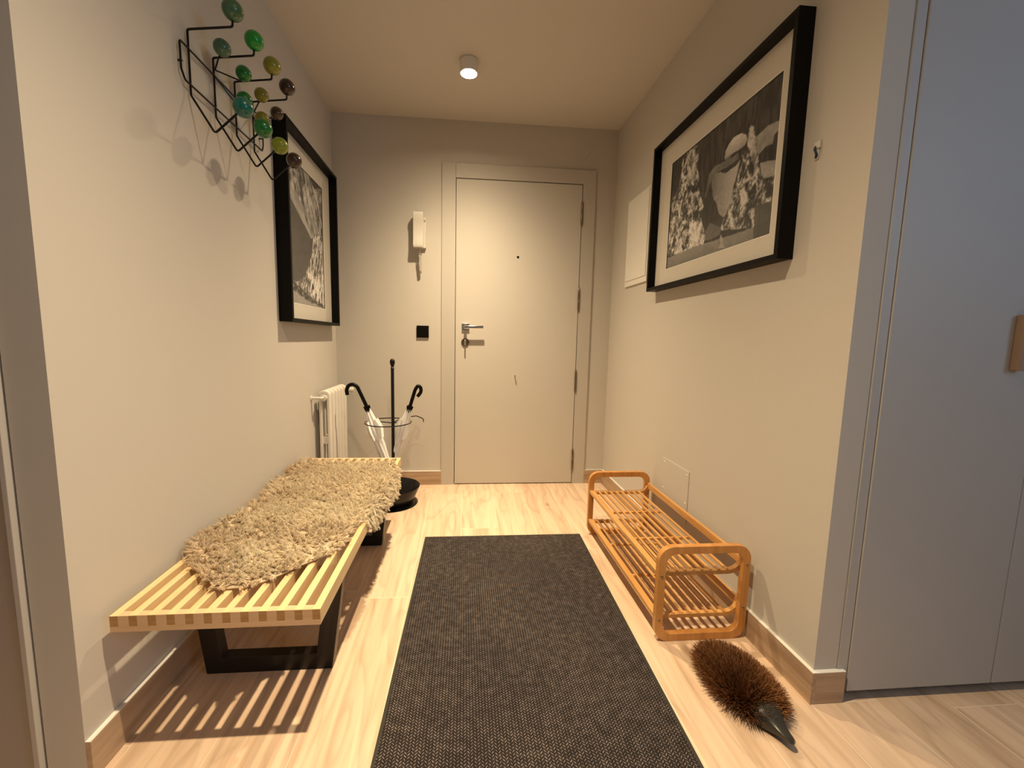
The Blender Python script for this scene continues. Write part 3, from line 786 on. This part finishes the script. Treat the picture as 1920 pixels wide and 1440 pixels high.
for z in (0.145, 0.665):
    m = MB(); m.tube([(0, ry0-ro.y-0.012, z), (0, ry1-ro.y+0.012, z)], 0.017, 16); m.build('hub', M_RAD, rad)
m = MB(); m.tube(fillet([(0, ry0-ro.y-0.010, 0.668), (0, ry0-ro.y-0.030, 0.668), (-0.056, ry0-ro.y-0.030, 0.668)], 0.008), 0.0075, 12); m.lathe([(0.014, 0), (0.014, 0.004), (0.0, 0.004)], (-0.0565, ry0-ro.y-0.030, 0.668), 16, 'X'); m.build('pipe', M_RAD, rad)
m = MB(); m.lathe([(0, 0.0), (0.016, 0.002), (0.0175, 0.010), (0.0175, 0.040), (0.014, 0.048), (0, 0.049)], (0.018, ry1-ro.y+0.028, 0.665), 20, 'X'); m.tube([(0, ry1-ro.y+0.010, 0.665), (0.004, ry1-ro.y+0.028, 0.665), (0.022, ry1-ro.y+0.028, 0.665)], 0.008, 10); m.build('valve', M_WHITE, rad)
m = MB()
for z in (0.60, 0.2): m.box(XL-ro.x, -0.745-ro.x, -0.30-ro.y, -0.27-ro.y, z, z+0.02)
m.tube([(0.0, ry1-ro.y+0.028, 0.655), (0.0, ry1-ro.y+0.028, 0.0)], 0.0075, 10); m.build('bracket', M_RAD, rad)

# ------------------------------------------------------------------ wall coat rack with coloured balls
ck = thing('coat_rack', 'black wire wall coat rack with green, olive and brown balls on the left wall', 'coat rack', (XL, -1.235, 1.80))
co = Vector(ck.location); XW = -0.765; wr = 0.0033
LC = lambda p: tuple(Vector(p)-co)
m = MB()
rail = fillet([(XW, -1.468, 1.852), (XW, -1.468, 1.775), (XW+0.002, -1.455, 1.750), (XW+0.002, -0.980, 1.750), (XW, -0.964, 1.775), (XW, -0.964, 1.852)], 0.008, 4, True)
m.tube([LC(p) for p in rail], 0.0030, 8, closed=True)
for y in (-1.46, -0.972): m.tube([LC((XW, y, 1.80)), LC((XL, y, 1.80))], 0.003, 8)
m.build('rail_frame', M_BLKMET, ck)
py_ = [-1.428, -1.299, -1.170, -1.041]
TOPC = [('pale grey green ball', (0.045, 0.13, 0.06)), ('bright green ball', (0.0, 0.27, 0.025)), ('olive yellow ball', (0.24, 0.24, 0.015)), ('dark brown ball', (0.030, 0.008, 0.003))]
LOWC = [('teal ball', (0.0, 0.12, 0.085)), ('emerald green ball', (0.0, 0.15, 0.022)), ('lime olive ball', (0.22, 0.27, 0.01)), ('brown ball', (0.035, 0.012, 0.003))]
MIDC = [('pale grey green ball', (0.05, 0.13, 0.07)), ('dark green ball', (0.0, 0.16, 0.015)), ('olive yellow ball', (0.22, 0.20, 0.01)), ('amber brown ball', (0.055, 0.024, 0.006))]
def ballm(c):
    k = 'ball_%d_%d_%d' % tuple(int(v*1000) for v in c)
    if k in bpy.data.materials: return bpy.data.materials[k]
    mm = mat(k, tuple(min(1, v*1.1) for v in c), 0.3, trans=0.25, var=0.35, vscale=45, coat=0.7, spec=0.3); mm.node_tree.nodes['Principled BSDF'].inputs['Coat Roughness'].default_value = 0.015
    return mm
def ball(p, r, lab, c, ax=(0, 0, 1)):
    m = MB(); n = 20
    m.lathe([(r*math.sin(math.pi*k/n), -r*math.cos(math.pi*k/n)) for k in range(n+1)], LC(p), 32)
    o = m.build('ball', ballm(c), ck, sharp=False); o['label'] = lab
RB = 0.0275
for k, y in enumerate(py_):
    m = MB()
    path = [(-0.622, y, 1.690), (-0.702, y, 1.618), (XW, y, 1.722), (XW, y, 1.9045), (-0.637, y, 1.9205), (-0.635, y, 1.945)]
    m.tube([LC(p) for p in fillet(path, 0.007, 5)], wr, 8); m.build('hook_wire', M_BLKMET, ck)
    ball((-0.634, y, 1.966), RB+0.001, *TOPC[k]); ball((-0.617, y, 1.6965), RB+0.001, *LOWC[k])
ym = [-1.364, -1.2345, -1.1055, -0.976]
zj = 1.868
for a, b_, pst in ((0, 1, 1), (2, 3, 3)):
    m = MB(); yp = py_[pst]
    m.tube([LC(p) for p in fillet([(-0.702, ym[a], 1.882), (-0.715, ym[a]+0.004, 1.874), (XW+0.004, yp, zj), (-0.715, ym[b_]-0.004, 1.874), (-0.702, ym[b_], 1.882)], 0.006, 4)], 0.0024, 8)
    m.build('hook_wire', M_BLKMET, ck)
for k in range(4): ball((-0.702, ym[k], 1.8985), RB-0.003, *MIDC[k])
for yb_, pst, cc in ((-1.2345, 1, MIDC[1]), (-1.1055, 3, MIDC[2])):
    m = MB(); m.tube([LC(p) for p in fillet([(XW+0.004, py_[pst], 1.846), (-0.72, yb_, 1.786), (-0.704, yb_, 1.800)], 0.006, 4)], 0.0024, 8); m.build('hook_wire', M_BLKMET, ck)
    ball((-0.703, yb_, 1.815), RB-0.003, *cc)

# ------------------------------------------------------------------ framed prints
def poly_mask(U, V, pts):
    inside = np.zeros(U.shape, bool); n = len(pts)
    for i in range(n):
        x0, y0 = pts[i]; x1, y1 = pts[(i+1) % n]
        c = ((y0 > V) != (y1 > V)) & (U < (x1-x0)*(V-y0)/(y1-y0+1e-12)+x0)
        inside ^= c
    return inside
def vnoise(U, V, fx, fy, seed, octaves=3):
    r = np.random.default_rng(seed); out = np.zeros(U.shape); amp = 1; tot = 0
    for o in range(octaves):
        gx, gy = int(fx*2**o)+3, int(fy*2**o)+3; G = r.random((gy, gx))
        x = U*fx*2**o; y = V*fy*2**o; xi = np.clip(x.astype(int), 0, gx-2); yi = np.clip(y.astype(int), 0, gy-2); xf = x-xi; yf = y-yi
        xf = xf*xf*(3-2*xf); yf = yf*yf*(3-2*yf)
        out += amp*((G[yi, xi]*(1-xf)+G[yi, xi+1]*xf)*(1-yf)+(G[yi+1, xi]*(1-xf)+G[yi+1, xi+1]*xf)*yf); tot += amp; amp *= 0.55
    return out/tot
#ART0

def art_right(U, V):
    # coordinates: u from the print's far edge to its near edge, v upwards
    n1 = vnoise(U, V, 60, 9, 1, 3); n2 = vnoise(U, V, 30, 26, 2, 3); n3 = vnoise(U, V, 90, 60, 3, 2)
    br = vnoise((U+0.35*V)%1.0, V, 34, 16, 6, 4); bl = vnoise((U*1.0+1-0.3*V)%1.0, V, 40, 18, 8, 4); fir = np.maximum(br, bl)-0.25*vnoise(U, V, 110, 80, 9, 2)
    g = 0.022+0.09*(n1-0.35).clip(0, 1)*(0.5+V)
    def fill(pts, val): 
        mk = poly_mask(U+0.006*(n3-0.5), V+0.008*(n2-0.5), pts); g[mk] = (val if np.ndim(val) == 0 else val[mk])
    fill([(0.841, 0.706), (0.919, 0.725), (0.995, 0.707), (1.001, 0.639), (0.971, 0.613), (0.96, 0.583), (0.911, 0.595), (0.868, 0.571), (0.847, 0.634)], 0.20+0.30*V*n2)
    fill([(1.0, 0.648), (0.969, 0.642), (0.963, 0.599), (0.998, 0.569)], 0.04)
    fill([(0.884, 0.508), (0.94, 0.488), (1.008, 0.454), (1.016, 0.363), (0.95, 0.38), (0.91, 0.386)], 0.34+0.15*(n2-0.5))
    fill([(0.416, 0.496), (0.453, 0.672), (0.501, 0.698), (0.598, 0.683), (0.615, 0.711), (0.71, 0.676), (0.714, 0.632), (0.616, 0.624), (0.562, 0.637), (0.493, 0.634), (0.455, 0.537), (0.433, 0.482)], 0.10+0.25*((V-0.55)/0.2).clip(0,1)*n2)
    fill([(0.59, 0.698), (0.594, 0.756), (0.62, 0.789), (0.662, 0.816), (0.722, 0.805), (0.759, 0.775), (0.774, 0.734), (0.76, 0.702), (0.708, 0.698), (0.647, 0.701)], 0.30+0.45*((V-0.66)/0.16).clip(0,1)-0.2*(n2-0.4))
    fill([(0.648, 0.694), (0.755, 0.692), (0.756, 0.677), (0.686, 0.678), (0.65, 0.669)], 0.03)
    fill([(0.471, 0.634), (0.514, 0.637), (0.564, 0.621), (0.607, 0.585), (0.694, 0.592), (0.744, 0.625), (0.764, 0.594), (0.722, 0.545), (0.693, 0.465), (0.683, 0.374), (0.668, 0.299), (0.637, 0.252), (0.613, 0.256), (0.571, 0.312), (0.551, 0.377), (0.501, 0.469)], 0.12+0.42*((U-0.46)/0.22).clip(0,1)*(0.6+0.4*V)+0.06*(n3-0.5))
    fill([(0.509, 0.453), (0.552, 0.451), (0.592, 0.382), (0.634, 0.286), (0.613, 0.256), (0.572, 0.306), (0.547, 0.385)], 0.20+0.2*n3)
    fill([(0.434, 0.139), (0.457, 0.216), (0.498, 0.26), (0.604, 0.181), (0.601, 0.131), (0.496, 0.119)], 0.10+0.05*n2)
    fill([(0.797, 0.815), (0.821, 0.782), (0.843, 0.675), (0.866, 0.564), (0.894, 0.433), (0.93, 0.38), (0.997, 0.373), (1.009, 0.244), (0.989, 0.201), (0.894, 0.224), (0.887, 0.182), (0.881, 0.081), (0.761, 0.114), (0.605, 0.161), (0.607, 0.213), (0.647, 0.281), (0.689, 0.371), (0.694, 0.454), (0.72, 0.567), (0.741, 0.658), (0.777, 0.691), (0.779, 0.795)], 0.03+0.62*((fir-0.36)*4.2).clip(0,1)**1.5+0.10*(n3-0.4).clip(0,1))
    fill([(0.793, 0.814), (0.819, 0.784), (0.837, 0.679), (0.856, 0.589), (0.876, 0.481), (0.857, 0.472), (0.821, 0.571), (0.791, 0.668), (0.78, 0.785)], 0.16+0.5*((fir-0.26)*3).clip(0,1))
    fill([(0.932, 0.365), (1.007, 0.364), (1.02, 0.22), (0.994, 0.204), (0.931, 0.261)], 0.04+0.4*((fir-0.42)*4).clip(0,1))
    fill([(0.872, 0.233), (1.002, 0.21), (1.021, -0.003), (0.882, 0.005)], 0.07+0.05*n2)
    fill([(-0.046, 0.104), (0.179, 0.111), (0.452, 0.107), (0.715, 0.09), (0.875, 0.086), (0.893, 0.007), (1.002, 0.001), (1.004, -0.015), (-0.035, -0.015)], 0.17+0.22*V*4+0.08*(n2-0.5))
    fill([(0.877, 0.067), (0.997, 0.058), (1.003, -0.006), (0.882, 0.005)], 0.085)
    fill([(0.593, 0.025), (0.612, 0.054), (0.6, 0.097), (0.611, 0.127), (0.631, 0.087), (0.632, 0.048), (0.659, 0.011)], 0.36)
    fill([(0.222, 1.017), (0.277, 1.005), (0.316, 0.941), (0.32, 0.859), (0.299, 0.822), (0.342, 0.701), (0.342, 0.615), (0.368, 0.542), (0.416, 0.418), (0.383, 0.377), (0.413, 0.28), (0.458, 0.18), (0.444, 0.105), (0.305, 0.11), (0.179, 0.111), (-0.003, 0.115), (-0.007, 0.266), (0.01, 0.43), (-0.051, 0.624), (0.048, 0.677), (0.102, 0.733), (0.125, 0.893), (0.115, 1.004)], 0.03+0.85*((fir-0.34)*4.0).clip(0,1)**1.4*(0.5+0.7*n3))
    fill([(0.171, 0.997), (0.25, 0.987), (0.297, 0.934), (0.279, 0.858), (0.317, 0.714), (0.278, 0.685), (0.209, 0.77)], 0.12+0.55*((fir-0.28)*3.4).clip(0,1))
    fill([(0.265, 0.361), (0.329, 0.311), (0.413, 0.195), (0.436, 0.114), (0.33, 0.115), (0.288, 0.199)], 0.2+0.6*((fir-0.25)*3).clip(0,1))
    g = g*(0.86+0.28*vnoise(U, V, 150, 140, 77, 1))
    g[1:-1, 1:-1] = (g[1:-1, 1:-1]*4+g[:-2, 1:-1]+g[2:, 1:-1]+g[1:-1, :-2]+g[1:-1, 2:])/8
    return g.clip(0.004, 0.9)
def art_left(U, V):
    n1 = vnoise(U, V, 22, 30, 21, 4); n2 = vnoise(U, V, 50, 60, 22, 3); n3 = vnoise(U, V, 14, 40, 23, 3)
    st = vnoise((U*0.8+0.55*V)%1.0, (V*1.0-0.5*U)%1.0, 46, 7, 31, 4); sg = vnoise((U*0.9-0.45*V)%1.0, (V+0.4*U)%1.0, 46, 13, 32, 4)
    g = np.full(U.shape, 0.03)
    def fill(pts, val):
        mk = poly_mask(U+0.02*(n2-0.5), V+0.015*(n1-0.5), pts); g[mk] = (val if np.ndim(val) == 0 else val[mk])
    fill([(-0.236, 0.999), (0.336, 1.025), (0.566, 1.023), (0.759, 0.938), (1.207, 1.048), (1.085, -0.012), (-0.374, -0.079)], 0.10+0.45*((st-0.40)*3).clip(0,1))
    fill([(-0.081, 0.868), (0.114, 0.917), (0.308, 0.978), (0.408, 0.962), (0.516, 0.929), (0.704, 0.916), (0.868, 0.938), (1.143, 1.032), (1.148, 0.698), (0.9, 0.64), (0.674, 0.665), (0.389, 0.733), (0.243, 0.795), (0.063, 0.819)], 0.07+0.55*((st*0.6+n1*0.4-0.40)*4).clip(0,1))
    fill([(-0.395, 0.752), (0.092, 0.742), (0.291, 0.664), (0.514, 0.596), (0.684, 0.529), (0.729, 0.462), (0.586, 0.363), (0.527, 0.29), (0.42, 0.214), (0.185, 0.154), (0.039, 0.152), (-0.455, 0.288)], 0.045+0.05*n3)
    fill([(0.075, 0.76), (0.155, 0.757), (0.383, 0.683), (0.686, 0.549), (0.631, 0.527), (0.376, 0.62), (0.109, 0.717)], 0.20+0.3*st)
    fill([(0.1, 0.806), (0.303, 0.762), (0.677, 0.692), (0.918, 0.643), (0.801, 0.608), (0.571, 0.658), (0.296, 0.701)], 0.12+0.3*st)
    fill([(0.684, 0.529), (0.95, 0.669), (1.151, 0.727), (1.118, 0.002), (0.933, 0.016), (0.654, 0.057), (0.315, 0.129), (0.475, 0.272), (0.643, 0.41)], 0.05+0.75*((sg*0.7+n2*0.3-0.42)*5).clip(0,1))
    fill([(0.473, 0.259), (0.676, 0.241), (1.026, 0.291), (1.12, 0.02), (0.709, 0.067), (0.34, 0.144)], 0.08+0.8*((sg*0.7+n2*0.3-0.36)*4.5).clip(0,1))
    fill([(-0.171, 0.154), (0.08, 0.156), (0.226, 0.133), (0.601, 0.06), (0.965, 0.033), (0.962, 0.009), (0.597, 0.026), (0.218, 0.071), (0.033, 0.105), (-0.175, 0.12)], 0.03+0.5*((n2-0.55)*4).clip(0,1))
    fill([(-0.345, 0.146), (0.032, 0.095), (0.262, 0.06), (0.596, 0.017), (0.943, 0.003), (-0.368, -0.036)], 0.28+0.08*n1)
    fill([(0.613, 0.161), (0.642, 0.184), (0.667, 0.166), (0.669, 0.139), (0.616, 0.135)], 0.02)
    g = g*(0.86+0.28*vnoise(U, V, 150, 140, 77, 1))
    g[1:-1, 1:-1] = (g[1:-1, 1:-1]*4+g[:-2, 1:-1]+g[2:, 1:-1]+g[1:-1, :-2]+g[1:-1, 2:])/8
    return g.clip(0.004, 0.9)

#ART1
def print_mesh(name, grid_fn, W_, H_, nx, ny, parent, corner, du, dv, matl):
    """corner = bottom-left point, du/dv = edge vectors"""
    U, V = np.meshgrid(np.linspace(0, 1, nx), np.linspace(0, 1, ny))
    g = grid_fn(U, V)
    P = np.array(corner)[None, None]+U[..., None]*np.array(du)+V[..., None]*np.array(dv)
    idx = np.arange(nx*ny).reshape(ny, nx)
    q = np.stack([idx[:-1, :-1], idx[:-1, 1:], idx[1:, 1:], idx[1:, :-1]], -1).reshape(-1, 4)
    me = bpy.data.meshes.new(name); me.vertices.add(nx*ny); me.vertices.foreach_set('co', P.ravel())
    me.loops.add(q.size); me.loops.foreach_set('vertex_index', q.ravel().astype(np.int32)); me.polygons.add(len(q))
    me.polygons.foreach_set('loop_start', np.arange(0, q.size, 4, dtype=np.int32)); me.polygons.foreach_set('loop_total', np.full(len(q), 4, dtype=np.int32))
    ca = me.color_attributes.new('col', 'FLOAT_COLOR', 'POINT'); c4 = np.ones((ny, nx, 4))
    c4[..., 0] = g; c4[..., 1] = g*0.96; c4[..., 2] = g*0.90
    ca.data.foreach_set('color', c4.ravel()); me.materials.append(matl); me.update(calc_edges=True)
    o = bpy.data.objects.new(name, me); COL.objects.link(o); o.parent = parent
    return o
M_PRINT = attr_mat('photo_print', 'col', 0.6, 0.3)
def picture(side, ya, yb, z0, z1, depth, pya, pyb, pz0, pz1, fn, label, nx, ny):
    """side -1 left wall, +1 right wall; ya<yb frame extent, p* print opening"""
    xw = XR if side > 0 else XL; s = -side           # direction into the room
    t = thing('framed_picture', label, 'picture', (xw, (ya+yb)/2, (z0+z1)/2)); o = Vector(t.location)
    fw = 0.016; xf = xw+s*depth
    m = MB()
    def bx(m, xa, xb, y0, y1, za, zb, mi=0): m.box(min(xa, xb)-o.x, max(xa, xb)-o.x, y0-o.y, y1-o.y, za-o.z, zb-o.z, mi)
    bx(m, xw, xf, ya, ya+fw, z0, z1); bx(m, xw, xf, yb-fw, yb, z0, z1); bx(m, xw, xf, ya+fw, yb-fw, z1-fw, z1); bx(m, xw, xf, ya+fw, yb-fw, z0, z0+fw)
    m.build('frame', M_BLACK, t)
    xm = xw+s*0.016
    m = MB()     # mount with window, inner fillet around it
    for (y0, y1, za, zb) in ((ya+fw, pya, z0+fw, z1-fw), (pyb, yb-fw, z0+fw, z1-fw), (pya, pyb, pz1, z1-fw), (pya, pyb, z0+fw, pz0)):
        bx(m, xw+s*0.010, xm, y0, y1, za, zb)
    for (y0, y1, za, zb) in ((pya-0.003, pya, pz0-0.003, pz1+0.003), (pyb, pyb+0.003, pz0-0.003, pz1+0.003), (pya, pyb, pz1, pz1+0.003), (pya, pyb, pz0-0.003, pz0)):
        bx(m, xw+s*0.0105, xm+s*0.0004, y0, y1, za, zb, 1)
    m.build('mount', [M_MATB, M_BEVEL], t)
    xp = xw+s*0.012
    if side > 0: c, du = (xp-o.x, pyb-o.y, pz0-o.z), (0, pya-pyb, 0)
    else: c, du = (xp-o.x, pya-o.y, pz0-o.z), (0, pyb-pya, 0)
    print_mesh('print', fn, 1, 1, nx, ny, t, c, du, (0, 0, pz1-pz0), M_PRINT)
    m = MB(); xg = xw+s*0.020; bx(m, xg, xg+s*0.002, ya+fw-0.001, yb-fw+0.001, z0+fw-0.001, z1-fw+0.001); m.build('glass', M_GLASS, t)
    return t
picture(+1, -1.620, -0.688, 1.272, 1.976, 0.052, -1.530, -0.822, 1.368, 1.859, art_right, 'black framed landscape print of snow-laden fir trees on the right wall', 330, 230)
picture(-1, -0.850, -0.118, 1.073, 1.960, 0.060, -0.752, -0.258, 1.168, 1.847, art_left, 'black framed upright print of a snowy mountain gorge on the left wall', 230, 316)

# ------------------------------------------------------------------ small wall things
ic = thing('door_intercom', 'cream wall intercom handset with curly cord left of the door', 'intercom', (-0.235, 0, 1.69)); o = Vector(ic.location)
m = MB(); m.box(-0.040, 0.042, -0.022, 0, -0.105, 0.085); m.build('wall_base', M_WHITE, ic, bevel=0.003)
m = MB(); pr = [(-0.024, 0.110), (-0.062, 0.110), (-0.066, 0.09), (-0.058, 0.06), (-0.058, -0.055), (-0.066, -0.085), (-0.062, -0.108), (-0.024, -0.108)]
vs = [(x, y, z) for x in (-0.037, 0.026) for (y, z) in pr]; n = len(pr)
m.add(vs, [tuple(range(n)), tuple(reversed(range(n, 2*n)))]+[(k, (k+1) % n, n+(k+1) % n, n+k) for k in range(n)]); m.build('handset', M_WHITE, ic, bevel=0.003)
m = MB(); path = []
for k in range(240):
    t = k/239; z = -0.108-0.03*min(1, t*6)-0.115*t; a = t*2*math.pi*22; yy = -0.040+0.012*t; r = 0.0075*min(1, t*8)
    path.append((0.004+0.004*t+r*math.cos(a), yy+r*math.sin(a), z))
m.tube(path, 0.0017, 6)
m.tube([(0.010, -0.028, -0.250), (0.011, -0.020, -0.2655), (0.006, -0.012, -0.255), (0.008, -0.010, -0.18), (0.004, -0.014, -0.102)], 0.0019, 6)
m.build('curly_cord', M_WHITE, ic)
m = MB(); m.box(0.034, 0.040, -0.030, -0.02, 0.065, 0.08); m.build('hook_switch', M_WHITE, ic)

m = MB(); m.box(-0.0395, 0.0395, -0.010, 0, -0.0395, 0.0395); m.box(-0.034, 0.034, -0.0125, -0.010, -0.034, 0.034)
tag(m.build('light_switch', M_BLACK, None, (-0.216, 0, 1.050), bevel=0.0008), 'square black light switch on the back wall below the intercom', 'light switch')

m = MB(); m.tube(fillet([(0, 0, 0.016), (0, -0.028, 0.014), (0.006, -0.034, -0.004), (-0.012, -0.030, -0.018), (-0.016, -0.014, -0.004)], 0.008), 0.0045, 10); m.lathe([(0.010, 0), (0.010, -0.004), (0, -0.005)], (0, 0, 0.016), 16, 'Y')
tag(m.build('wall_hook', M_WHITE, None, (0.842, 0, 2.222)), 'small white curled hook high on the wall right above the door', 'hook')

wb = thing('wall_clip', 'tiny white wall clip with dark wire right of the large framed print', 'wall clip', (XR, -1.678, 1.562))
m = MB(); m.box(-0.006, 0, -0.011, 0.010, 0.004, 0.024); m.box(-0.004, 0, -0.006, 0.008, -0.024, 0.004); m.build('clip', M_WHITE, wb, bevel=0.001)
m = MB(); m.tube(fillet([(-0.004, 0.006, 0.012), (-0.012, 0.000, 0.002), (-0.010, -0.006, -0.012), (-0.004, 0.002, -0.020)], 0.004), 0.003, 8); m.build('wire', mat('blue_black_wire', (0.02, 0.035, 0.07), 0.4), wb)

fb = thing('fuse_box_cover', 'flat white fuse box cover on the right wall partly behind the framed print', 'fuse box', (XR, -0.41, 1.60))
m = MB(); m.box(-0.010, 0, -0.17, 0.145, -0.257, 0.250); m.build('surround', M_WHITEP, fb, bevel=0.002)
m = MB(); m.box(-0.014, -0.010, -0.16, 0.128, -0.225, 0.238); m.build('lid', M_WHITEP, fb, bevel=0.0015)

ap = thing('access_panel', 'wall-coloured square access panel low on the right wall behind the shoe rack', 'access panel', (XR, -1.015, 0.325))
m = MB(); m.box(-0.0035, 0, -0.122, 0.122, -0.125, 0.119); m.build('plate', M_WALL, ap, bevel=0.0008)
for (y, z) in ((0.105, 0.10), (-0.105, 0.10), (0.105, -0.03), (-0.105, -0.03)):
    m = MB(); m.lathe([(0, -0.0052), (0.004, -0.0048), (0.0055, -0.0035)], (0, y, z), 12, 'X'); m.build('screw', M_WHITEP, ap)
